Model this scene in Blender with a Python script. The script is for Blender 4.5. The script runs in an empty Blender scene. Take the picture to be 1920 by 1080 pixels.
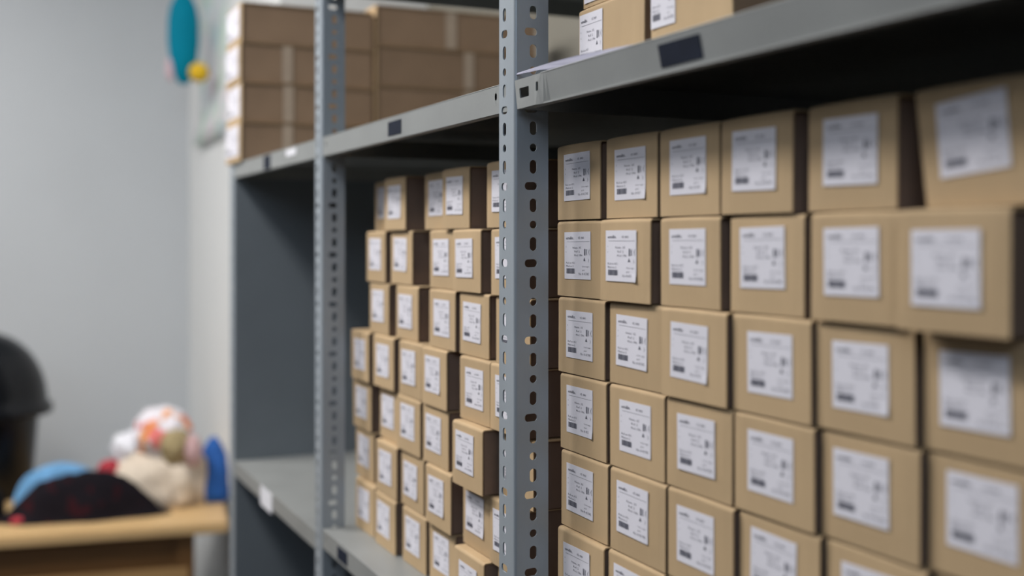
import bpy, bmesh, math, random
from mathutils import Vector, Matrix, noise

# ------------------------------------------------------------------ camera, world, lights, exposure
scene = bpy.context.scene
COL = scene.collection
random.seed(7)

F = 2150.0                 # focal length in pixels of a 1920 wide frame
D0 = 0.56                  # camera to the front plane of the rack (y = 0)
ZC = 1.70                  # camera height
TV = math.atan(1000.0 / F) # angle between view axis and the rack's run
CT, ST = math.cos(TV), math.sin(TV)

cam_d = bpy.data.cameras.new('camera')
cam = bpy.data.objects.new('camera', cam_d)
COL.objects.link(cam)
cam.location = (0, -D0, ZC)
fwd = Vector((-CT, ST, 0))
cam.rotation_euler = fwd.to_track_quat('-Z', 'Y').to_euler()
cam_d.sensor_width = 36.0
cam_d.lens = F / 1920 * 36.0
cam_d.shift_y = -90.0 / 1920
cam_d.clip_start = 0.02
cam_d.dof.use_dof = True
cam_d.dof.focus_distance = 1.36
cam_d.dof.aperture_fstop = 2.1
scene.camera = cam

world = bpy.data.worlds.new('world')
scene.world = world
world.use_nodes = True
bg = world.node_tree.nodes['Background']
bg.inputs[0].default_value = (0.80, 0.90, 1.0, 1)
bg.inputs[1].default_value = 0.05

# cool fill light from a high window added out of view behind the camera
WIN = (-3.3, -0.7, 2.65, 3.55)          # y0, y1, z0, z1 of the opening in wall_right
day = bpy.data.lights.new('window_fill', 'AREA')
day.shape = 'RECTANGLE'; day.size = WIN[1] - WIN[0] - 0.1; day.size_y = WIN[3] - WIN[2] - 0.1
day.energy = 42; day.color = (0.72, 0.84, 1.0)
day_o = bpy.data.objects.new('window_fill', day); COL.objects.link(day_o)
day_o.location = (1.66, (WIN[0] + WIN[1]) / 2, (WIN[2] + WIN[3]) / 2)
day_o.rotation_euler = Vector((-1, 0, 0)).to_track_quat('-Z', 'Y').to_euler()

scene.view_settings.view_transform = 'Standard'
scene.view_settings.look = 'None'
scene.view_settings.gamma = 1.0
scene.view_settings.use_curve_mapping = False
scene.view_settings.exposure = -0.12

LAMPS = [(-1.75, -1.40, 52), (-3.0, -1.2, 54), (-4.1, -2.3, 58)]   # ceiling lamps: x, y, watts
CEIL = 3.7

# ------------------------------------------------------------------ where things stand
def wx(px, y):
    """world x on the plane y that lies in the direction of image column px"""
    d = y + D0
    z = F * d / ((px + 40.0) * CT)
    return -(z - d * ST) / CT

def at(px, py, z):
    """world point at depth z along the view axis"""
    X = (px - 960.0) / F * z
    return Vector((X * ST - z * CT, X * CT + z * ST - D0, ZC - (py - 450.0) / F * z))

# ------------------------------------------------------------------ materials
MATS = {}
def mat(name, col, rough=0.6, metal=0.0, var=0.0, vscale=20.0, bump=0.0, bscale=200.0, stretch=None, objvar=0.0, coat=0.0, emit=None, spec=None):
    m = bpy.data.materials.new(name)
    m.use_nodes = True
    nt = m.node_tree
    b = nt.nodes['Principled BSDF']
    b.inputs['Roughness'].default_value = rough
    b.inputs['Metallic'].default_value = metal
    if spec is not None:
        b.inputs['Specular IOR Level'].default_value = spec
    if coat:
        b.inputs['Coat Weight'].default_value = coat
    if emit:
        b.inputs['Emission Color'].default_value = (*emit[0], 1)
        b.inputs['Emission Strength'].default_value = emit[1]
    tc = nt.nodes.new('ShaderNodeTexCoord')
    mp = nt.nodes.new('ShaderNodeMapping')
    nt.links.new(tc.outputs['Object'], mp.inputs[0])
    if stretch:
        mp.inputs['Scale'].default_value = stretch
    ns = nt.nodes.new('ShaderNodeTexNoise')
    ns.inputs['Scale'].default_value = vscale
    ns.inputs['Detail'].default_value = 4
    nt.links.new(mp.outputs[0], ns.inputs['Vector'])
    rp = nt.nodes.new('ShaderNodeMapRange')
    rp.inputs[1].default_value = 0.3; rp.inputs[2].default_value = 0.7
    rp.inputs[3].default_value = 1 - var; rp.inputs[4].default_value = 1 + var
    nt.links.new(ns.outputs[0], rp.inputs[0])
    hsv = nt.nodes.new('ShaderNodeHueSaturation')
    hsv.inputs['Color'].default_value = (*col, 1)
    if objvar:
        oi = nt.nodes.new('ShaderNodeObjectInfo')
        r2 = nt.nodes.new('ShaderNodeMapRange')
        r2.inputs[3].default_value = 1 - objvar; r2.inputs[4].default_value = 1 + objvar
        nt.links.new(oi.outputs['Random'], r2.inputs[0])
        mu = nt.nodes.new('ShaderNodeMath'); mu.operation = 'MULTIPLY'
        nt.links.new(rp.outputs[0], mu.inputs[0]); nt.links.new(r2.outputs[0], mu.inputs[1])
        nt.links.new(mu.outputs[0], hsv.inputs['Value'])
    else:
        nt.links.new(rp.outputs[0], hsv.inputs['Value'])
    nt.links.new(hsv.outputs[0], b.inputs['Base Color'])
    if bump:
        n2 = nt.nodes.new('ShaderNodeTexNoise')
        n2.inputs['Scale'].default_value = bscale
        nt.links.new(mp.outputs[0], n2.inputs['Vector'])
        bp = nt.nodes.new('ShaderNodeBump')
        bp.inputs['Strength'].default_value = bump
        bp.inputs['Distance'].default_value = 0.002
        nt.links.new(n2.outputs[0], bp.inputs['Height'])
        nt.links.new(bp.outputs[0], b.inputs['Normal'])
    MATS[name] = m
    return m

def patch_mat(name, base, cols, scale, thr=0.55, rough=0.9, spec=0.15):
    """cloth or paper with irregular printed patches of other colours"""
    m = mat(name, base, rough, spec=spec)
    nt = m.node_tree
    b = nt.nodes['Principled BSDF']
    tc = nt.nodes.new('ShaderNodeTexCoord')
    last = None
    for i, c in enumerate(cols):
        mp = nt.nodes.new('ShaderNodeMapping'); mp.inputs['Location'].default_value = (3.7 * i, 1.9 * i, 5.1 * i)
        nt.links.new(tc.outputs['Object'], mp.inputs[0])
        n = nt.nodes.new('ShaderNodeTexNoise'); n.inputs['Scale'].default_value = scale; n.inputs['Detail'].default_value = 1
        nt.links.new(mp.outputs[0], n.inputs['Vector'])
        r = nt.nodes.new('ShaderNodeValToRGB')
        r.color_ramp.elements[0].position = thr; r.color_ramp.elements[1].position = thr + 0.04
        nt.links.new(n.outputs[0], r.inputs[0])
        mx = nt.nodes.new('ShaderNodeMix'); mx.data_type = 'RGBA'
        nt.links.new(r.outputs[0], mx.inputs[0])
        if last is None: mx.inputs[6].default_value = (*base, 1)
        else: nt.links.new(last, mx.inputs[6])
        mx.inputs[7].default_value = (*c, 1)
        last = mx.outputs[2]
    nt.links.new(last, b.inputs['Base Color'])
    return m

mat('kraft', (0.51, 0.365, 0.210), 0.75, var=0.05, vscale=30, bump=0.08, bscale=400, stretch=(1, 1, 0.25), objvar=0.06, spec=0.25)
mat('kraft_side_shade', (0.23, 0.158, 0.118), 0.8, var=0.06, vscale=30, objvar=0.08, spec=0.2)  # kraft of the carton sides, their shade darkened into the colour
mat('carton_brown_shaded', (0.29, 0.195, 0.125), 0.8, var=0.07, vscale=14, objvar=0.08, spec=0.2)  # brown carton bodies, darkened further to carry the upper bay's shade
mat('tape', (0.46, 0.36, 0.27), 0.35, var=0.05)
mat('label_paper', (0.75, 0.735, 0.79), 0.6, var=0.02, spec=0.3)
mat('ink', (0.10, 0.10, 0.13), 0.6)
mat('ink_grey', (0.30, 0.30, 0.36), 0.6)
mat('steel_paint', (0.335, 0.375, 0.41), 0.42, metal=0.25, var=0.06, vscale=18, bump=0.05, bscale=160, stretch=(1, 1, 0.3))
mat('shelf_paint', (0.29, 0.30, 0.292), 0.45, metal=0.2, var=0.07, vscale=9, bump=0.04, bscale=120)
mat('rim_reflection', (0.27, 0.27, 0.35), 0.55, metal=0.2, var=0.04)  # bluish reflection on the rim is put into this colour
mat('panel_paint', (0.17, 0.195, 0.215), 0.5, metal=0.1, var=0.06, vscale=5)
mat('sticker_dark', (0.012, 0.017, 0.032), 0.75, var=0.15, vscale=60, spec=0.15)
mat('sticker_white', (0.78, 0.78, 0.82), 0.5)
mat('wall_paint', (0.54, 0.565, 0.585), 0.9, var=0.03, vscale=1.6, bump=0.05, bscale=60)
mat('pier_lit', (0.78, 0.79, 0.78), 0.9, var=0.02, vscale=2.0, bump=0.05, bscale=60)  # stronger light on the pier is put into this paler colour
mat('wall_beige', (0.24, 0.225, 0.185), 0.9, var=0.03, vscale=2.0, bump=0.05, bscale=60)
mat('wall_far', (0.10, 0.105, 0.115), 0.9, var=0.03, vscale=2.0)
mat('ceiling_paint', (0.55, 0.56, 0.58), 0.9, var=0.02, vscale=2)
mat('floor_tile', (0.06, 0.057, 0.055), 0.4, var=0.08, vscale=6)
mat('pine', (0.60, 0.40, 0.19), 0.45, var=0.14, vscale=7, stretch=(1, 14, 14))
mat('pine_shaded', (0.17, 0.08, 0.022), 0.55, var=0.12, vscale=7, stretch=(1, 14, 14))  # brown pine with the shade under the table top coloured in
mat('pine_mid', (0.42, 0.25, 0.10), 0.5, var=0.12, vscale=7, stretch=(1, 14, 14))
mat('bin_black', (0.004, 0.004, 0.005), 0.35, spec=0.3)
mat('bin_lid', (0.006, 0.007, 0.009), 0.22, spec=0.25)
mat('cloth_cream', (0.72, 0.62, 0.50), 0.95, var=0.10, vscale=9)
mat('cloth_sky', (0.15, 0.36, 0.62), 0.9, var=0.12, vscale=12)
mat('cloth_red', (0.42, 0.035, 0.05), 0.9, var=0.12, vscale=14)
mat('cloth_blue', (0.012, 0.10, 0.38), 0.8, var=0.2, vscale=14)
mat('cloth_black', (0.007, 0.007, 0.009), 0.9, spec=0.15)
mat('cloth_pink', (0.55, 0.36, 0.36), 0.9, var=0.15, vscale=14)
mat('cloth_olive', (0.36, 0.285, 0.15), 0.95, var=0.2, vscale=20)
patch_mat('cloth_dark_print', (0.008, 0.006, 0.009), [(0.028, 0.005, 0.008)], 20, 0.60)
patch_mat('cloth_floral', (0.78, 0.74, 0.78), [(0.80, 0.22, 0.20), (0.78, 0.30, 0.07)], 11, 0.60)
patch_mat('poster_print', (0.66, 0.70, 0.71), [(0.50, 0.66, 0.68), (0.60, 0.72, 0.63), (0.74, 0.68, 0.72)], 6, 0.56, 0.7)
mat('float_blue', (0.0, 0.20, 0.30), 0.7, var=0.06, vscale=6, spec=0.1)
mat('float_yellow', (0.72, 0.44, 0.0), 0.5)
mat('float_pink', (0.60, 0.42, 0.46), 0.7)
mat('cord', (0.45, 0.42, 0.38), 0.9)
mat('lamp_housing', (0.7, 0.7, 0.7), 0.5)
mat('lamp_glow', (0.9, 0.9, 0.9), 0.5, emit=((1, 0.97, 0.93), 3.0))

# ------------------------------------------------------------------ mesh helpers
def mesh_from(name, verts, faces, material, smooth=False):
    me = bpy.data.meshes.new(name)
    me.from_pydata([tuple(v) for v in verts], [], faces)
    bm = bmesh.new(); bm.from_mesh(me)
    bmesh.ops.recalc_face_normals(bm, faces=bm.faces)
    bm.to_mesh(me); bm.free()
    me.materials.append(MATS[material])
    if smooth:
        for p in me.polygons: p.use_smooth = True
    return me

def link(name, me, parent=None):
    o = bpy.data.objects.new(name, me)
    COL.objects.link(o)
    if parent is not None: o.parent = parent
    return o

def empty(name, loc=(0, 0, 0), rz=0.0):
    o = bpy.data.objects.new(name, None)
    COL.objects.link(o)
    o.location = loc; o.rotation_euler = (0, 0, rz)
    o.empty_display_size = 0.05
    return o

def tag(o, label, cat, group=None):
    o['label'] = label; o['category'] = cat
    if group: o['group'] = group
    return o

def box_vf(x0, x1, y0, y1, z0, z1):
    v = [(x0, y0, z0), (x1, y0, z0), (x1, y1, z0), (x0, y1, z0), (x0, y0, z1), (x1, y0, z1), (x1, y1, z1), (x0, y1, z1)]
    f = [(0, 3, 2, 1), (4, 5, 6, 7), (0, 1, 5, 4), (1, 2, 6, 5), (2, 3, 7, 6), (3, 0, 4, 7)]
    return v, f

class MB:
    def __init__(self): self.v = []; self.f = []
    def add(self, v, f):
        n = len(self.v)
        self.v += [tuple(p) for p in v]; self.f += [tuple(i + n for i in q) for q in f]
        return self
    def box(self, *a): return self.add(*box_vf(*a))
    def poly(self, pts, off):
        """flat polygon pts (3D) thickened by vector off"""
        n = len(pts); off = Vector(off)
        v = [Vector(p) for p in pts] + [Vector(p) + off for p in pts]
        f = [tuple(range(n)), tuple(range(2 * n - 1, n - 1, -1))] + [(i, (i + 1) % n, n + (i + 1) % n, n + i) for i in range(n)]
        return self.add(v, f)
    def mesh(self, name, m, smooth=False, bevel=0.0, seg=2):
        me = mesh_from(name, self.v, self.f, m, smooth)
        if bevel:
            bm = bmesh.new(); bm.from_mesh(me)
            bmesh.ops.bevel(bm, geom=list(bm.edges), offset=bevel, segments=seg, affect='EDGES', clamp_overlap=True)
            bm.to_mesh(me); bm.free()
        return me

def box_mesh(name, dims, m, bevel=0.0, seg=2):
    return MB().box(*dims).mesh(name, m, bevel=bevel, seg=seg)

# ------------------------------------------------------------------ the room
XE = -5.54          # end wall
YP = 0.34           # face of the wall pier
YB = 0.86           # wall behind the rack
def struct(name, me):
    o = link(name, me); o['kind'] = 'structure'; return o
struct('floor', box_mesh('floor', (XE - 0.2, 3.2, -4.6, YB + 0.2, -0.1, 0.0), 'floor_tile'))
struct('ceiling', box_mesh('ceiling', (XE - 0.2, 3.2, -4.6, YB + 0.2, CEIL, CEIL + 0.1), 'ceiling_paint'))
struct('wall_left', box_mesh('wall_left', (XE - 0.2, XE, -4.6, YB + 0.2, 0.0, CEIL), 'wall_paint'))
wr = MB()
for a in ((-4.6, WIN[0], 0.0, CEIL), (WIN[1], YB, 0.0, CEIL), (WIN[0], WIN[1], 0.0, WIN[2]), (WIN[0], WIN[1], WIN[3], CEIL)):
    wr.box(1.5, 1.64, *a)
struct('wall_right', wr.mesh('wall_right', 'wall_far'))
wf = MB(); wm = (WIN[0] + WIN[1]) / 2
for a in ((WIN[0], WIN[1], WIN[2], WIN[2] + 0.05), (WIN[0], WIN[1], WIN[3] - 0.05, WIN[3]), (WIN[0], WIN[0] + 0.05, WIN[2] + 0.05, WIN[3] - 0.05), (WIN[1] - 0.05, WIN[1], WIN[2] + 0.05, WIN[3] - 0.05), (wm - 0.025, wm + 0.025, WIN[2] + 0.05, WIN[3] - 0.05)):
    wf.box(1.53, 1.58, *a)
struct('added_window', wf.mesh('added_window_frame', 'lamp_housing'))  # added unseen window, there to carry the cool fill
struct('wall_front', box_mesh('wall_front', (XE, 1.5, -4.6, -4.4, 0.0, CEIL), 'wall_far'))
struct('wall_back', box_mesh('wall_back', (XE, 3.2, YB, YB + 0.2, 0.0, CEIL), 'wall_beige'))
struct('wall_pier', box_mesh('wall_pier', (XE, -3.75, YP, YB, 0.0, CEIL), 'pier_lit'))

def lamp(x, y, watts, label):
    t = tag(empty('ceiling_lamp', (x, y, CEIL)), label, 'lamp')
    link('housing', box_mesh('housing', (-0.62, 0.62, -0.30, 0.30, -0.07, 0.0), 'lamp_housing', 0.008), t)
    link('diffuser', box_mesh('diffuser', (-0.58, 0.58, -0.26, 0.26, -0.085, -0.07), 'lamp_glow', 0.004), t)
    ld = bpy.data.lights.new('lamp_light', 'AREA')
    ld.shape = 'RECTANGLE'; ld.size = 1.15; ld.size_y = 0.5; ld.energy = watts
    ld.color = (1.0, 0.975, 0.96)
    lo = link('lamp_light', ld, t); lo.location = (0, 0, -0.09)
for (x, y, w), n in zip(LAMPS, ('over the aisle near the sharp post', 'over the aisle by the middle bay', 'near the end wall')):
    lamp(x, y, w, 'white rectangular ceiling lamp ' + n)

# ------------------------------------------------------------------ the rack
S1, S2, S3 = wx(965, 0), wx(603, 0), wx(438, 0)      # corners of the front posts
S0 = S1 + 0.82
LEG, TH, PITCH = 0.0434, 0.002, 0.0224
DEPTH = 0.78
Z_UP = ZC + 0.184            # top of the upper shelf
Z_LO2 = ZC - 0.520           # lower shelf of the middle bay
Z_LO3 = ZC - 0.535           # lower shelf of the far bay
Z_LO1 = ZC - 0.4235          # lower shelf of the near bay
Z_TOP = ZC + 0.475
BH = 0.0893                  # height of the small cartons

def ring_cell(u0, u1, v0, v1, cu, cv, r, hx, hy, n=18):
    """a rectangle with a slotted hole: outline points, hole points"""
    hole, outer = [], []
    for i in range(n):
        a = 2 * math.pi * (i + 0.5) / n
        p = (cu + r * math.cos(a) + (hx if math.cos(a) > 0 else -hx), cv + r * math.sin(a) + (hy if math.sin(a) > 0 else -hy))
        hole.append(p)
        dx, dy = p[0] - cu, p[1] - cv
        t = min(((u1 if dx > 0 else u0) - cu) / dx if abs(dx) > 1e-9 else 1e9, ((v1 if dy > 0 else v0) - cv) / dy if abs(dy) > 1e-9 else 1e9)
        outer.append([cu + dx * t, cv + dy * t])
    for c in ((u0, v0), (u1, v0), (u1, v1), (u0, v1)):
        ca = math.atan2(c[1] - cv, c[0] - cu)
        k = min(range(n), key=lambda i: abs(math.remainder(math.atan2(outer[i][1] - cv, outer[i][0] - cu) - ca, 2 * math.pi)))
        outer[k] = list(c)
    return outer, hole

def add_ring(mb, cell, fn, th):
    """fn(u, v, w) -> point; w = 0 front, th = back"""
    outer, hole = cell
    n = len(outer)
    v = [fn(u, w, 0) for u, w in outer] + [fn(u, w, 0) for u, w in hole] + [fn(u, w, th) for u, w in outer] + [fn(u, w, th) for u, w in hole]
    f = []
    for i in range(n):
        j = (i + 1) % n
        f += [(i, j, n + j, n + i), (2 * n + j, 2 * n + i, 3 * n + i, 3 * n + j), (n + i, n + j, 3 * n + j, 3 * n + i), (j, i, 2 * n + i, 2 * n + j)]
    mb.add(v, f)

def post_mesh(height, name, flip_y=False):
    mb = MB(); r = 0.004
    zh = ZC + 0.0626                                   # a horizontal slot sits here
    k0 = math.floor(zh / PITCH); zb = zh - k0 * PITCH  # lowest hole centre
    n = int((height - zb) / PITCH)
    sy = -1 if flip_y else 1
    front = lambda u, v, w: (-u, sy * w, v)
    side = lambda u, v, w: (-w, sy * u, v)
    for i in range(-1, n + 1):
        zc_ = zb + i * PITCH
        v0, v1 = max(0.0, zc_ - PITCH / 2), min(height, zc_ + PITCH / 2)
        if v1 - v0 < 0.004: continue
        ph = (i - k0) % 4
        rr, hx, hy = 0.0047, 0, 0
        if ph == 0: hx = 0.0035
        elif ph in (1, 3): hy = 0.0033
        full = v1 - v0 > PITCH * 0.98
        for fn, cu in ((front, 0.0285), (side, 0.0240 - (0.003 if ph == 0 else 0))):
            if full:
                add_ring(mb, ring_cell(r, LEG, v0, v1, cu, zc_, rr, hx, hy), fn, TH)
            else:
                mb.add([fn(u, v, w) for w in (0, TH) for (u, v) in ((r, v0), (LEG, v0), (LEG, v1), (r, v1))],
                       [(0, 1, 2, 3), (7, 6, 5, 4), (0, 4, 5, 1), (1, 5, 6, 2), (2, 6, 7, 3), (3, 7, 4, 0)])
    arc = []
    for rad in (r, r - TH):
        arc.append([(-r + rad * math.sin(a), sy * (r - rad * math.cos(a))) for a in [math.pi / 2 * q / 5 for q in range(6)]])
    pts = arc[0] + arc[1][::-1]
    v = [(x, y, 0.0) for x, y in pts] + [(x, y, height) for x, y in pts]
    m = len(pts)
    mb.add(v, [(i, (i + 1) % m, m + (i + 1) % m, m + i) for i in range(m)] + [tuple(range(m)), tuple(range(2 * m - 1, m - 1, -1))])
    me = bpy.data.meshes.new(name)
    me.from_pydata(mb.v, [], mb.f)
    me.materials.append(MATS['steel_paint'])
    bm = bmesh.new(); bm.from_mesh(me)
    bmesh.ops.remove_doubles(bm, verts=bm.verts, dist=1e-6)
    bmesh.ops.recalc_face_normals(bm, faces=bm.faces)
    bm.to_mesh(me); bm.free()
    return me

rack = tag(empty('shelving_rack', (S1, 0.3, 0)), 'grey slotted-angle steel shelving rack holding rows of cartons', 'shelving rack')
def rpart(name, me, parent=None, loc=(0, 0, 0)):
    """loc is a world position"""
    o = link(name, me, parent or rack)
    base = Vector((S1, 0.3, 0))
    o.location = Vector(loc) - base if parent is None else Vector(loc)
    return o

POST_H = 2.42
pm = post_mesh(POST_H, 'upright_post')
pm_low = post_mesh(Z_UP - 0.002, 'upright_post_low')
pr = post_mesh(POST_H, 'upright_post_rear', True)
pr_low = post_mesh(Z_UP - 0.002, 'upright_post_rear_low', True)
posts = []
for sx, a, b in ((S1, pm, pr), (S2, pm, pr), (S3, pm_low, pr_low), (S0, pm, pr)):
    posts.append(rpart('upright_post', a, loc=(sx, 0, 0)))
    rpart('upright_post', b, loc=(sx, DEPTH, 0))
posts[0]['label'] = 'grey slotted upright with round and oval holes, sharp in focus'

LIP = 0.0335
def shelf(x0, x1, ztop, tab=False, name='shelf'):
    """folded steel tray from x0 (far end) to x1 (near end)"""
    t = 0.0016
    mb = MB()
    ya, yb = 0.0028, DEPTH - 0.003
    mb.box(x0, x1, ya, yb, ztop - t, ztop)
    mb.box(x0, x1, yb - t, yb, ztop - LIP, ztop - t)
    mb.box(x0, x0 + t, ya, yb, ztop - LIP, ztop - t)
    mb.box(x1 - t, x1, ya, yb, ztop - LIP, ztop - t)
    mb.box(x0, x1, ya + t, ya + 0.012, ztop - LIP, ztop - LIP + t)
    s = rpart(name, mb.mesh('shelf', 'shelf_paint'), loc=(0, 0, 0))
    # front lip with rolled top edge and bolt holes, a folded strip of its own
    lp = MB()
    fn = lambda u, v, w: (u, ya + w - t, v)
    zb_, zt_ = ztop - LIP, ztop
    if tab:
        lean_ = lambda u, v: 0.20 * (zt_ - v) * min(1.0, max(0.0, (u - wx(1005, 0)) / 0.02))
        fn = lambda u, v, w: (u, ya + w - t + lean_(u, v), v)

        # far end: a bent tab with a square slot and a small oval hole
        xa, xb_, xc = x0 + 0.002, wx(1000, 0), wx(1012, 0)
        def ftab(u, v, w):
            k = max(0.0, (xb_ - u) / (xb_ - xa))
            return (u + 0.007 * (1 - (v - zb_) / LIP) * k, ya + w - t - 0.0035 * k, v - 0.0012 * k)
        add_ring(lp, ring_cell(xa, xb_, zb_, zt_, (xa + xb_) / 2 - 0.002, zb_ + LIP * 0.52, 0.0016, 0.0095, 0.0042), ftab, t)
        add_ring(lp, ring_cell(xb_, xc, zb_, zt_, wx(1004.5, 0), zb_ + LIP * 0.60, 0.0019, 0.0008, 0.0034), fn, t)
        xq = [xc + 0.006 * q for q in range(3)] + [wx(1005, 0) + 0.0205, x1]
        for ua, ub in zip(xq[:-1], xq[1:]):
            lp.add([fn(u, v, w) for w in (0, t) for (u, v) in ((ua, zb_), (ub, zb_), (ub, zt_), (ua, zt_))],
                   [(0, 1, 2, 3), (7, 6, 5, 4), (0, 4, 5, 1), (1, 5, 6, 2), (2, 6, 7, 3), (3, 7, 4, 0)])
    else:
        he = 0.05
        add_ring(lp, ring_cell(x0, x0 + he, zb_, zt_, x0 + 0.022, zb_ + LIP * 0.62, 0.0030, 0, 0.0014), fn, t)
        add_ring(lp, ring_cell(x1 - he, x1, zb_, zt_, wx(928, 0) if abs(x1 - S1) < 0.08 else x1 - 0.02, zb_ + LIP * 0.62, 0.0030, 0, 0.0014), fn, t)
        lp.add([fn(u, v, w) for w in (0, t) for (u, v) in ((x0 + he, zb_), (x1 - he, zb_), (x1 - he, zt_), (x0 + he, zt_))],
               [(0, 1, 2, 3), (7, 6, 5, 4), (0, 4, 5, 1), (1, 5, 6, 2), (2, 6, 7, 3), (3, 7, 4, 0)])
    # rolled top edge: small half round along the lip
    xr0 = wx(1012, 0) if tab else x0
    seg = [(ya - t / 2 + 0.0013 * math.cos(a), zt_ + 0.0010 * math.sin(a)) for a in [math.pi * q / 6 for q in range(7)]]
    m = len(seg)
    lp.add([(xr0, y, z) for y, z in seg] + [(x1, y, z) for y, z in seg],
           [(i, (i + 1) % m, m + (i + 1) % m, m + i) for i in range(m)] + [tuple(range(m)), tuple(range(2 * m - 1, m - 1, -1))])
    rl = link('front_lip', lp.mesh('front_lip', 'shelf_paint'), s)
    return s

sh1 = shelf(S1 + 0.003, S0 - 0.05, Z_UP, tab=True)
sh2 = shelf(S2 + 0.003, S1 - 0.005, Z_UP)
sh3 = shelf(S3 + 0.003, S2 - 0.005, Z_UP)
st1 = shelf(S1 + 0.003, S0 - 0.05, Z_TOP)
st2 = shelf(S2 + 0.003, S1 - 0.005, Z_TOP)
sl1 = shelf(S1 + 0.003, S0 - 0.05, Z_LO1)
sl2 = shelf(S2 + 0.003, S1 - 0.005, Z_LO2)
sl3 = shelf(S3 + 0.003, S2 - 0.005, Z_LO3)

# bowed rim of the near upper shelf standing above its lip
xs = [wx(p, 0) for p in (963, 1010, 1029, 1060, 1090, 1135, 1181)]
hi = [0.1925, 0.1928, 0.1930, 0.1922, 0.1910, 0.1885, 0.1858]
lo = [0.1905, 0.1880, 0.1846, 0.1842, 0.1842, 0.1842, 0.1842]
pts = [(x, 0.0032, ZC + h) for x, h in zip(xs, hi)] + [(x, 0.0020, ZC + h) for x, h in list(zip(xs, lo))[::-1]]
link('bowed_rim', MB().poly(pts, (0, 0.0012, 0)).mesh('bowed_rim', 'rim_reflection'), sh1)

def sticker(parent, x0, x1, ztop, f0, f1, m, name='sticker', hang=0.0):
    y = 0.0012
    k = 0.20 if parent is sh1 else 0.0
    za, zb = ztop - LIP * f1 - hang, ztop - LIP * f0
    ya, yb = y - 0.0009 + k * LIP * f1, y - 0.0009 + k * LIP * f0
    o = link(name, MB().poly([(x0, ya, za), (x1, ya, za), (x1, yb, zb), (x0, yb, zb)], (0, 0.0008, 0)).mesh(name, m), parent)
    return o
sticker(sh1, wx(1230, 0), wx(1307, 0), Z_UP, 0.19, 0.80, 'sticker_dark')['label'] = 'dark blue sticker'
sticker(sh2, wx(727, 0), wx(751, 0), Z_UP, 0.20, 0.82, 'sticker_dark')['label'] = 'dark blue sticker'
sticker(sh3, wx(494, 0), wx(506, 0), Z_UP, 0.08, 0.95, 'sticker_dark')['label'] = 'small dark clip'  # dark patch standing for a small clip
sticker(sh3, wx(536, 0), wx(554, 0), Z_UP, 0.10, 0.50, 'sticker_white')['label'] = 'small white painted highlight'  # white patch painted in for a highlight on the lip
sticker(sl2, wx(632, 0), wx(650, 0), Z_LO2, 0.2, 0.85, 'sticker_dark')['label'] = 'dark sticker'
sticker(sl3, wx(488, 0), wx(509, 0), Z_LO3, 0.05, 0.95, 'sticker_white', 'price_tag', 0.012)['label'] = 'white paper tag hanging over the lip'

# end panel closing the far bay
rpart('end_panel', box_mesh('end_panel', (S3 + 0.0006, S3 + 0.0024, 0.002, DEPTH - 0.002, 0.02, Z_UP - 0.003), 'panel_paint'))

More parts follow.
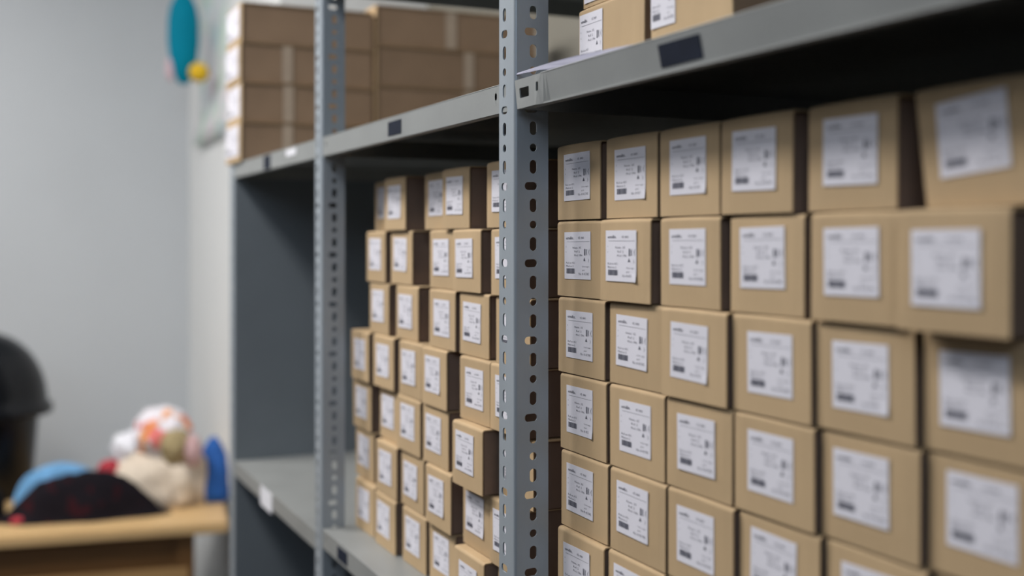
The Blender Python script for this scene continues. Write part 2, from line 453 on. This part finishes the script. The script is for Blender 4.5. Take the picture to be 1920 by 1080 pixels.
# ------------------------------------------------------------------ the label print, one mesh shared by all cartons
LW, LH = 0.063, 0.0545
def make_print():
    mb = MB()
    dg = bpy.context.evaluated_depsgraph_get()
    def text(s, u, v, size, w=None):
        """s written from u (share of width) with its middle at v (share of height from the top)"""
        cu = bpy.data.curves.new('t', 'FONT')
        cu.body = s; cu.size = 1.0; cu.resolution_u = 1
        ob = bpy.data.objects.new('t', cu); COL.objects.link(ob)
        bpy.context.view_layer.update()
        me = bpy.data.meshes.new_from_object(ob.evaluated_get(bpy.context.evaluated_depsgraph_get()))
        xs_ = [p.co.x for p in me.vertices]; ys_ = [p.co.y for p in me.vertices]
        x0, y0, x1, y1 = min(xs_), min(ys_), max(xs_), max(ys_)
        sz = size * LH / (y1 - y0)
        sx = (w * LW) / (x1 - x0) if w else sz
        n = len(mb.v)
        mb.v += [((p.co.x - x0) * sx + u * LW, 0.0, -v * LH + (p.co.y - (y0 + y1) / 2) * sz) for p in me.vertices]
        mb.f += [tuple(i + n for i in p.vertices) for p in me.polygons]
        bpy.data.objects.remove(ob); bpy.data.curves.remove(cu); bpy.data.meshes.remove(me)
    def rect(u0, u1, v0, v1):
        n = len(mb.v)
        mb.v += [(u0 * LW, 0, -v0 * LH), (u1 * LW, 0, -v0 * LH), (u1 * LW, 0, -v1 * LH), (u0 * LW, 0, -v1 * LH)]
        mb.f.append((n, n + 1, n + 2, n + 3))
    for k in range(2): text('emilis.', 0.065 + 0.006 * k, 0.125, 0.062, 0.30)
    text('05 840', 0.54, 0.130, 0.05, 0.22)
    rect(0.10, 0.97, 0.205, 0.211)
    text('Num: 35', 0.33, 0.335, 0.042, 0.32)
    text('Ref: 2', 0.40, 0.415, 0.042, 0.20)
    text('Mod: 1786', 0.39, 0.495, 0.042, 0.31)
    rect(0.765, 0.805, 0.36, 0.50)
    rect(0.825, 0.835, 0.36, 0.50)
    text('K', 0.845, 0.43, 0.12, 0.04)
    text('(', 0.925, 0.43, 0.13, 0.045)
    n = len(mb.v)
    mb.v += [(0.735 * LW, 0, -0.615 * LH), (0.815 * LW, 0, -0.615 * LH), (0.775 * LW, 0, -0.535 * LH)]
    mb.f.append((n, n + 1, n + 2))
    text(')', 0.91, 0.60, 0.08, 0.03)
    rect(0.065, 0.073, 0.30, 0.33); rect(0.065, 0.073, 0.41, 0.44)
    text('Ref.on 051', 0.075, 0.655, 0.042, 0.32)
    text('Mad.on 2', 0.075, 0.725, 0.042, 0.28)
    text('Color negro', 0.68, 0.735, 0.042, 0.27)
    text('piel', 0.69, 0.81, 0.042, 0.09)
    text('No 8 41785', 0.56, 0.885, 0.052, 0.38)
    u = 0.08; rr = random.Random(3)
    while u < 0.41:
        w = rr.choice((0.006, 0.010, 0.014))
        rect(u, u + w, 0.775, 0.885); u += w + rr.choice((0.004, 0.006, 0.008))
    me = bpy.data.meshes.new('print')
    me.from_pydata(mb.v, [], mb.f); me.materials.append(MATS['ink'])
    return me
PRINT = make_print()

def label_mesh(w, h, curl=0.0):
    """a paper label: thin sheet with slightly lifted corners, origin at its top left, facing -y"""
    n = 6; t = 0.00025
    v, f = [], []
    for side in (0, 1):
        for j in range(n + 1):
            for i in range(n + 1):
                u, q = i / n, j / n
                lift = curl * (max(0, u - 0.8) * 5) ** 2 * (max(0, q - 0.7) / 0.3) ** 2
                v.append((u * w, -lift - (t if side == 0 else 0), -q * h))
    N = (n + 1) ** 2
    idx = lambda s, i, j: s * N + j * (n + 1) + i
    for j in range(n):
        for i in range(n):
            f.append((idx(0, i, j), idx(0, i, j + 1), idx(0, i + 1, j + 1), idx(0, i + 1, j)))
            f.append((idx(1, i, j), idx(1, i + 1, j), idx(1, i + 1, j + 1), idx(1, i, j + 1)))
    for i in range(n):
        f.append((idx(0, i, 0), idx(0, i + 1, 0), idx(1, i + 1, 0), idx(1, i, 0)))
        f.append((idx(0, i, n), idx(1, i, n), idx(1, i + 1, n), idx(0, i + 1, n)))
        f.append((idx(0, 0, i), idx(1, 0, i), idx(1, 0, i + 1), idx(0, 0, i + 1)))
        f.append((idx(0, n, i), idx(0, n, i + 1), idx(1, n, i + 1), idx(1, n, i)))
    return mesh_from('label', v, f, 'label_paper')
LABELS = [label_mesh(LW, LH, c) for c in (0.0, 0.0003, 0.0012)]

# ------------------------------------------------------------------ small cartons
BD = 0.27
def carton_meshes(seed, w, h, d=BD, m='kraft', mi='kraft_side_shade', skew=0.0):
    """body and the one-piece lid folded over top and front; origin at the front bottom middle, front faces -y"""
    rr = random.Random(seed)
    t = 0.0016
    ft = 0.0050                                           # the front flap stands a little proud of the body
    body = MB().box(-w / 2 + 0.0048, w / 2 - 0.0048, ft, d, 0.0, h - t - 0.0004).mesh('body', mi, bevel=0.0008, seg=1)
    # lid profile in (y, z): front flap up, round fold, then back over the top
    R = 0.0042
    outer = [(0.0, 0.0005)] + [(0.0, h * q) for q in (0.25, 0.5, 0.75)] + [(R - R * math.cos(a), h - R + R * math.sin(a)) for a in [math.pi / 2 * k / 5 for k in range(6)]] + [(d * 0.5, h), (d, h)]
    inner = [(t, 0.0005)] + [(t, h * q) for q in (0.25, 0.5, 0.75)] + [(R - (R - t) * math.cos(a), h - R + (R - t) * math.sin(a)) for a in [math.pi / 2 * k / 5 for k in range(6)]] + [(d * 0.5, h - t), (d, h - t)]
    prof = outer + inner[::-1]
    n = len(prof); cols = 7
    bow = rr.uniform(-0.0004, 0.0014); sk = skew or rr.uniform(-0.0008, 0.0008)
    v, f = [], []
    for i in range(cols):
        u = -1 + 2 * i / (cols - 1)
        uu = math.copysign(abs(u) ** 0.6, u)
        for k, (y, z) in enumerate(prof):
            q = z / h
            dy = -bow * (1 - u * u) * math.sin(math.pi * q) if y < 0.006 else 0.0
            zz = z - (0.0007 * u * u if q > 0.9 else 0)
            v.append((uu * w / 2 + sk * (q - 0.5), y + dy + 0.0006 * (abs(u) > 0.99), zz))
    for i in range(cols - 1):
        for k in range(n):
            k2 = (k + 1) % n
            f.append((i * n + k, i * n + k2, (i + 1) * n + k2, (i + 1) * n + k))
    f.append(tuple(range(n))); f.append(tuple((cols - 1) * n + k for k in range(n - 1, -1, -1)))
    lid = mesh_from('lid', v, f, m)
    return body, lid, bow

VARIANTS = {w: [carton_meshes(s, w, BH - 0.0006) for s in range(6)] for w in (0.1025, 0.1045, 0.109)}
VARIANTS[0.1025].append(carton_meshes(9, 0.1025, BH - 0.0006, skew=-0.012))   # a crushed, leaning one

def carton(name, xl, zb_, y, label, group, variant=None, w=0.1025, h=BH - 0.0006, rz=0.0, lab=True, lm=0.178, tm=0.15, rnd=random):
    """xl: world x of the left front edge"""
    body, lid, bow = VARIANTS[w][variant if variant is not None else rnd.randrange(6)]
    t = empty(name, (xl + w / 2, y, zb_))
    t.rotation_euler = (0, 0, rz)
    tag(t, label, 'carton', group)
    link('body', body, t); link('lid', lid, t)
    if lab:
        l = link('label', LABELS[rnd.choice((0, 0, 0, 1, 1, 2))], t)
        l.location = (-w / 2 + w * (lm - (0.05 if variant == 6 else 0)) + rnd.uniform(-0.004, 0.004), -max(bow, 0) - 0.0004, h * (1 - tm) + rnd.uniform(-0.002, 0.002))
        l.rotation_euler = (0, -0.09 if variant == 6 else rnd.uniform(-0.02, 0.02), 0)
        p = link('print', PRINT, l); p.location = (0, -0.0004, 0)
    return t

ORD = ['first', 'second', 'third', 'fourth', 'fifth', 'sixth', 'seventh', 'eighth']
ROWS1 = ['top row', 'second row down', 'third row down', 'fourth row down', 'fifth row down', 'bottom row']
ROWS = ['in the top row', 'in the second row down', 'in the third row down', 'in the fourth row down', 'in the fifth row down', 'in the sixth row down', 'in the bottom row']
# near bay: (left edge column, setback) for each row from the top; setback in metres behind the rack's front
B1 = [
    [(1045, .065), (1137, .066), (1237, .067), (1352, .067), (1515, .072), (1726, .074)],
    [(1045, .065), (1125, .060), (1238, .065), (1370, .070), (1520, .068), (1681, .056)],
    [(1047, .064), (1143, .066), (1231, .062), (1362, .068), (1530, .073), (1722, .080)],
    [(1050, .063), (1143, .064), (1243, .066), (1372, .068), (1536, .075), (1727, .082)],
    [(1052, .062), (1144, .062), (1250, .064), (1380, .070), (1541, .076), (1735, .084)],
    [(1045, .056), (1140, .060), (1244, .064), (1386, .070), (1540, .074), (1745, .084)],
]
def rows(table, z_top_row, widths):
    rr = random.Random(11)
    nr = len(table)
    for r, row in enumerate(table):
        zb_ = z_top_row + BH * (nr - 1 - r)
        prev = -99
        for c, (px, y) in enumerate(row):
            xl = max(wx(px, y), prev + 0.0022)
            prev = xl + widths[r]
            yield r, c, xl, zb_, y, rr, widths[r]

for r, c, xl, zb_, y, rr, w in rows(B1, Z_LO1, (0.1025, 0.1025, 0.109, 0.109, 0.109, 0.109)):
    where = ('next to the sharp post' if c == 0 else ORD[c] + ' from the sharp post')
    lb = 'kraft carton in the near bay, ' + ROWS1[r] + ', ' + where
    skewed = None
    if (r, c) == (0, 5):
        skewed = 6
        lb = 'tilted kraft carton at the far right end of the near top row'
    carton('cardboard_carton', xl, zb_ + 0.0002, y, lb, 'small kraft cartons on the near bay', rz=rr.uniform(-0.006, 0.006), variant=skewed, w=w, rnd=rr)

# middle bay
B2 = [
    [(703, .092), (721, .066), (796, .078), (829, .064), (912, .060)],
    [(687, .066), (733, .072), (806, .070), (848, .062), (920, .060)],
    [(693, .068), (743, .072), (805, .066), (862, .066), (930, .064)],
    [(658, .062), (700, .064), (748, .066), (790, .062), (862, .060), (915, .060)],
    [(662, .068), (712, .074), (745, .064), (793, .066), (848, .046), (934, .070)],
    [(667, .072), (705, .062), (752, .068), (797, .062), (868, .066), (917, .060)],
    [(667, .064), (703, .060), (755, .066), (805, .070), (851, .050), (934, .066)],
]
for r, c, xl, zb_, y, rr, w in rows(B2, Z_LO2, (0.1025,) * 3 + (0.1045,) * 4):
    n = len(B2[r])
    where = 'leftmost' if c == 0 else ('last before the sharp post' if c == n - 1 else ORD[c] + ' from its left end')
    lb = 'kraft carton in the middle bay ' + ROWS[r] + ', ' + where
    carton('cardboard_carton', xl, zb_ + 0.0002, y, lb, 'small kraft cartons on the middle bay', rz=rr.uniform(-0.008, 0.008), w=w, rnd=rr)

# ------------------------------------------------------------------ larger cartons on the upper shelves
def big_carton(name, x0, x1, y0, y1, z0, z1, label, group, lab=None, tapes=(), seed=0, m='kraft'):
    w, h, d = x1 - x0, z1 - z0, y1 - y0
    body, lid, bow = carton_meshes(seed, w, h, d, m, 'carton_brown_shaded')
    t = tag(empty(name, ((x0 + x1) / 2, y0, z0)), label, 'carton', group)
    b = link('body', body, t); link('lid', lid, t)
    if lab:
        u0, u1, v0, v1 = lab
        l = link('label', label_mesh(1.0, 1.0), t)
        l.scale = ((u1 - u0) * w, 1, (v1 - v0) * h)
        l.location = (-w / 2 + u0 * w, -max(bow, 0) - 0.0004, h * (1 - v0))
        p = link('print', PRINT, l); p.location = (0, -0.0004, 0); p.scale = (1 / LW, 1, 1 / LH)
    for (ya, yb) in tapes:
        link('tape_strip', box_mesh('tape_strip', (w / 2 - 0.0024, w / 2 - 0.0018, ya, yb, 0.002, h - 0.004), 'tape'), b)
    return t

xa0, xa1 = wx(428, 0), wx(455.5, 0)
hh = 0.0935
names4 = ['lowest', 'second', 'third', 'topmost']
for k in range(4):
    z0 = Z_UP + 0.0012 + k * hh
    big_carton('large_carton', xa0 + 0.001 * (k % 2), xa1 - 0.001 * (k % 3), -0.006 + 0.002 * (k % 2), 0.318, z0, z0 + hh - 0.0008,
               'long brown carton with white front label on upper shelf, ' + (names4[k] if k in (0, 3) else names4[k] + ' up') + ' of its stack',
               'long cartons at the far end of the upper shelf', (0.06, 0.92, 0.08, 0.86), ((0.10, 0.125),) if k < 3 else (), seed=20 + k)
hr = 0.099
for k in range(4):
    z0 = Z_UP + 0.0012 + k * hr
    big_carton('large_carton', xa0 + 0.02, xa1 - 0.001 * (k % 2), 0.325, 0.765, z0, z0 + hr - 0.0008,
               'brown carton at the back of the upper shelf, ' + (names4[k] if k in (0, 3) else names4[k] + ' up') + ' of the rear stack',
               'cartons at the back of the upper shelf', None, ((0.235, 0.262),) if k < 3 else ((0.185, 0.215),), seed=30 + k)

yu = 0.055
xb0, xb1 = wx(1085, yu), wx(1207, yu)
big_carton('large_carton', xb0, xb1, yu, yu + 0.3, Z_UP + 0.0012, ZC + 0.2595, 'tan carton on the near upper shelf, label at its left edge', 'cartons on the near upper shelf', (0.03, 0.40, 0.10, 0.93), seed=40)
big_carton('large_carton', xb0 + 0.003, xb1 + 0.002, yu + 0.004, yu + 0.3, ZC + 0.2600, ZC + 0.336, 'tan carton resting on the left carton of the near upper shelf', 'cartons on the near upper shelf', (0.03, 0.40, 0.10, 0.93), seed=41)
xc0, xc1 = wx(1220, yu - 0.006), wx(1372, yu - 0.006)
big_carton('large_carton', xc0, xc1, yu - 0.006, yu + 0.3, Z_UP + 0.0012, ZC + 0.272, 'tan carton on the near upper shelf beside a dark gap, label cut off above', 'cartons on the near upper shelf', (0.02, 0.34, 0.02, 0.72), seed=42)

# ------------------------------------------------------------------ table with things on it
TA = math.radians(-98.3)
tp = at(428, 980, 3.90)
TZ = tp.z
table = tag(empty('wooden_table', (tp.x, tp.y, 0), TA), 'pine table with a thick top against the grey wall', 'table')
TL, TD = 1.5, 0.86
link('table_top', box_mesh('table_top', (0, TL, -TD, 0, TZ - 0.034, TZ), 'pine', 0.004), table)
for (lx, ly) in ((0.11, -0.11), (0.11, -TD + 0.05), (TL - 0.17, -0.11), (TL - 0.17, -TD + 0.05)):
    link('leg', box_mesh('leg', (lx, lx + 0.06, ly, ly + 0.06, 0, TZ - 0.034), 'pine_shaded', 0.003), table)
link('apron', box_mesh('apron', (0.17, TL - 0.17, -0.09, -0.07, TZ - 0.20, TZ - 0.034), 'pine_shaded', 0.002), table)
link('apron', box_mesh('apron', (0.17, TL - 0.17, -TD + 0.07, -TD + 0.09, TZ - 0.125, TZ - 0.034), 'pine_shaded', 0.002), table)
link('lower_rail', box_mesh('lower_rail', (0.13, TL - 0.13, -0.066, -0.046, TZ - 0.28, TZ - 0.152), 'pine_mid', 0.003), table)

def heap(name, c, rx, ry, h, rz, m, label, cat='cloth', seed=0, fold=0.35, fs=9.0, base=None, n=56, power=0.55, parent=None):
    """a crumpled heap of cloth standing on the table: a lumpy mound with a real underside"""
    v, f = [], []
    rings = 22
    off = Vector((seed * 3.1, seed * 1.7, seed * 0.9))
    for j in range(rings + 1):
        q = j / rings                                   # 0 top .. 1 rim
        for i in range(n):
            a = 2 * math.pi * i / n
            ca, sa = math.cos(a), math.sin(a)
            e = 1 + 0.16 * noise.noise(Vector((ca * 1.4, sa * 1.4, 0)) + off) + 0.05 * math.sin(a * 7 + seed)
            rr_ = math.sin(q * math.pi / 2) ** 0.9
            x, y = ca * rx * rr_ * e, sa * ry * rr_ * e
            z = h * max(0.0, math.cos(q * math.pi / 2)) ** power
            p = Vector((x, y, z)) * fs + off
            k = noise.noise(p) * 0.6 + abs(noise.noise(p * 2.1)) * 0.5 - 0.12
            amp = fold * min(rx, ry, h)
            d = Vector((ca * q, sa * q, 1.0 - 0.6 * q)).normalized() * k * amp * (1 - 0.4 * q)
            zz = max(0.002, z + d.z) if j < rings else 0.0
            v.append((x + d.x, y + d.y, zz))
    for j in range(rings):
        for i in range(n):
            i2 = (i + 1) % n
            f.append((j * n + i, (j + 1) * n + i, (j + 1) * n + i2, j * n + i2))
    f.append(tuple(range(n))); f.append(tuple(rings * n + i for i in range(n)))
    me = mesh_from(name, v, f, m, True)
    o = link(name, me, parent)
    o.location = c; o.rotation_euler = (0, 0, rz)
    if parent is None: tag(o, label, cat)
    return o

def blob(name, m, c, r, seed, amp=0.2, fs=2.5, parent=None):
    bm = bmesh.new()
    bmesh.ops.create_icosphere(bm, subdivisions=4, radius=1.0)
    off = Vector((seed * 2.3, seed * 1.1, seed * 0.7))
    for vv in bm.verts:
        k = 1 + amp * noise.noise(vv.co * fs + off) + amp * 0.6 * abs(noise.noise(vv.co * fs * 2 + off))
        vv.co = Vector((vv.co.x * r[0], vv.co.y * r[1], vv.co.z * r[2])) * k
    me = bpy.data.meshes.new(name); bm.to_mesh(me); bm.free()
    me.materials.append(MATS[m])
    for p in me.polygons: p.use_smooth = True
    o = link(name, me, parent); o.location = c
    return o

def on_table(px, z):
    p = at(px, 500, z); p.z = TZ + 0.0005
    return p
PX = 4.05 / F
heap('dark_cloth', on_table(158, 3.98), 0.29, 0.09, 0.16, TA, 'cloth_dark_print', 'crumpled black cloth with dark red print on the table', seed=2, fold=0.34, fs=8.0, power=3.0)
heap('blue_cloth', on_table(112, 4.17), 0.155, 0.06, 0.150, TA + 0.1, 'cloth_sky', 'light blue cloth heaped behind the black cloth', seed=5, fold=0.22, power=0.9)
heap('red_cloth', on_table(206, 4.15), 0.05, 0.05, 0.165, TA, 'cloth_red', 'red cloth between the black cloth and cream bundle', seed=8, fold=0.3)
heap('red_cloth', on_table(38, 3.885), 0.03, 0.022, 0.025, TA, 'cloth_red', 'small red scrap at the foot of the black cloth', seed=9, fold=0.3)
heap('black_cloth', on_table(-24, 3.98), 0.05, 0.07, 0.10, TA, 'cloth_black', 'black cloth cut by the left picture edge', seed=4, fold=0.3)
heap('blue_bag', on_table(401, 4.24), 0.055, 0.055, 0.23, TA, 'cloth_blue', 'royal blue cloth behind the cream bundle at the table end', seed=12, fold=0.45, fs=14.0, power=0.7)
cb = heap('cream_cloth', on_table(308, 4.20), 0.185, 0.10, 0.200, TA, 'cloth_cream', 'cream cloth bundle with a pink corner on the table', seed=14, fold=0.42, fs=13.0, power=0.45)
def child_at(px, py, z):
    p = at(px, py, z)
    return cb.matrix_basis.inverted() @ p
bpy.context.view_layer.update()
blob('pink_corner', 'cloth_pink', child_at(362, 845, 4.12), (0.030, 0.04, 0.055), 3, parent=cb)
blob('hanging_end', 'cloth_cream', child_at(338, 908, 4.11), (0.038, 0.03, 0.075), 6, parent=cb)
blob('olive_fold', 'cloth_olive', child_at(330, 838, 4.12), (0.052, 0.04, 0.062), 21, parent=cb)
fl = blob('floral_cloth', 'cloth_floral', at(303, 812, 4.22), (0.11, 0.105, 0.095), 17, amp=0.16)
tag(fl, 'white floral cloth ball with coral print atop the cream bundle', 'cloth')
blob('white_fold', 'sticker_white', at(243, 842, 4.21) - at(303, 812, 4.22), (0.058, 0.06, 0.06), 19, amp=0.25, parent=fl)

def lathe(name, prof, m, parent=None, n=48, smooth=True):
    v, f = [], []
    for r_, z in prof:
        for i in range(n):
            a = 2 * math.pi * i / n
            v.append((r_ * math.cos(a), r_ * math.sin(a), z))
    for j in range(len(prof) - 1):
        for i in range(n):
            i2 = (i + 1) % n
            f.append((j * n + i, j * n + i2, (j + 1) * n + i2, (j + 1) * n + i))
    f.append(tuple(range(n))); f.append(tuple((len(prof) - 1) * n + i for i in range(n)))
    return link(name, mesh_from(name, v, f, m, smooth), parent)

bp_ = on_table(-30, 4.32)
binn = tag(empty('waste_bin', bp_), 'black plastic bin with a domed lid on the table', 'bin')
zr = ZC - (762 - 450) / F * 4.32 - bp_.z
lathe('bin_body', [(0.160, 0.0), (0.168, 0.01), (0.192, zr - 0.03), (0.196, zr)], 'bin_black', binn)
zt = ZC - (622 - 450) / F * 4.32 - bp_.z
dome = [(0.238, zr - 0.028), (0.244, zr - 0.022), (0.242, zr + 0.004), (0.225, zr + 0.016)] + [(0.223 * math.cos(a), zr + 0.016 + (zt - zr - 0.016) * math.sin(a)) for a in [math.pi / 2 * k / 12 for k in range(1, 12)]] + [(0.004, zt)]
lidb = lathe('dome_lid', dome, 'bin_lid', binn)
lathe('lid_knob', [(0.03, zt - 0.004), (0.034, zt + 0.008), (0.02, zt + 0.018)], 'bin_black', lidb)

# ------------------------------------------------------------------ wall decorations
poster_x0, poster_x1 = wx(377, YP), wx(431, YP)
pz = ZC + 0.415
n = 10; v = []; f = []
for j in range(n + 1):
    for i in range(n + 1):
        u, q = i / n, j / n
        lift = 0.03 * max(0, 0.22 - q) / 0.22 * (1 - 0.5 * u) ** 2
        v.append((poster_x0 + (poster_x1 - poster_x0) * u, YP - 0.002 - lift, pz + 0.86 * q))
for j in range(n):
    for i in range(n):
        f.append((j * (n + 1) + i, j * (n + 1) + i + 1, (j + 1) * (n + 1) + i + 1, (j + 1) * (n + 1) + i))
po = link('poster', mesh_from('poster', v, f, 'poster_print', True))
so = po.modifiers.new('thickness', 'SOLIDIFY'); so.thickness = 0.0008
tag(po, 'pale paper poster with faint teal print and curling lower edge', 'poster')

dz = 4.72
fc = at(344, 78, dz)
deco = tag(empty('hanging_decoration', fc, TA + math.pi / 2), 'blue oval decoration with a yellow ball hanging in the wall corner', 'decoration')
k = dz / F
prof = [(0.004, -80 * k), (0.010, -78 * k), (0.018, -62 * k), (0.026, -36 * k), (0.030, 0.0), (0.0295, 40 * k), (0.025, 66 * k), (0.016, 84 * k), (0.003, 92 * k)]
bd = lathe('blue_body', [(r_ * 2.1, z) for r_, z in prof], 'float_blue', deco)
bd.scale = (0.55, 1.0, 1.0)
yb_ = blob('yellow_ball', 'float_yellow', (0.05, 0.060, -60 * k), (0.040, 0.040, 0.040), 2, amp=0.04, parent=deco)
blob('pink_tassel', 'float_pink', (0.0, -0.052, -52 * k), (0.014, 0.016, 0.05), 4, amp=0.2, parent=deco)
link('cord', box_mesh('cord', (-0.002, 0.002, -0.002, 0.002, 92 * k - 0.004, CEIL - fc.z), 'cord'), deco)
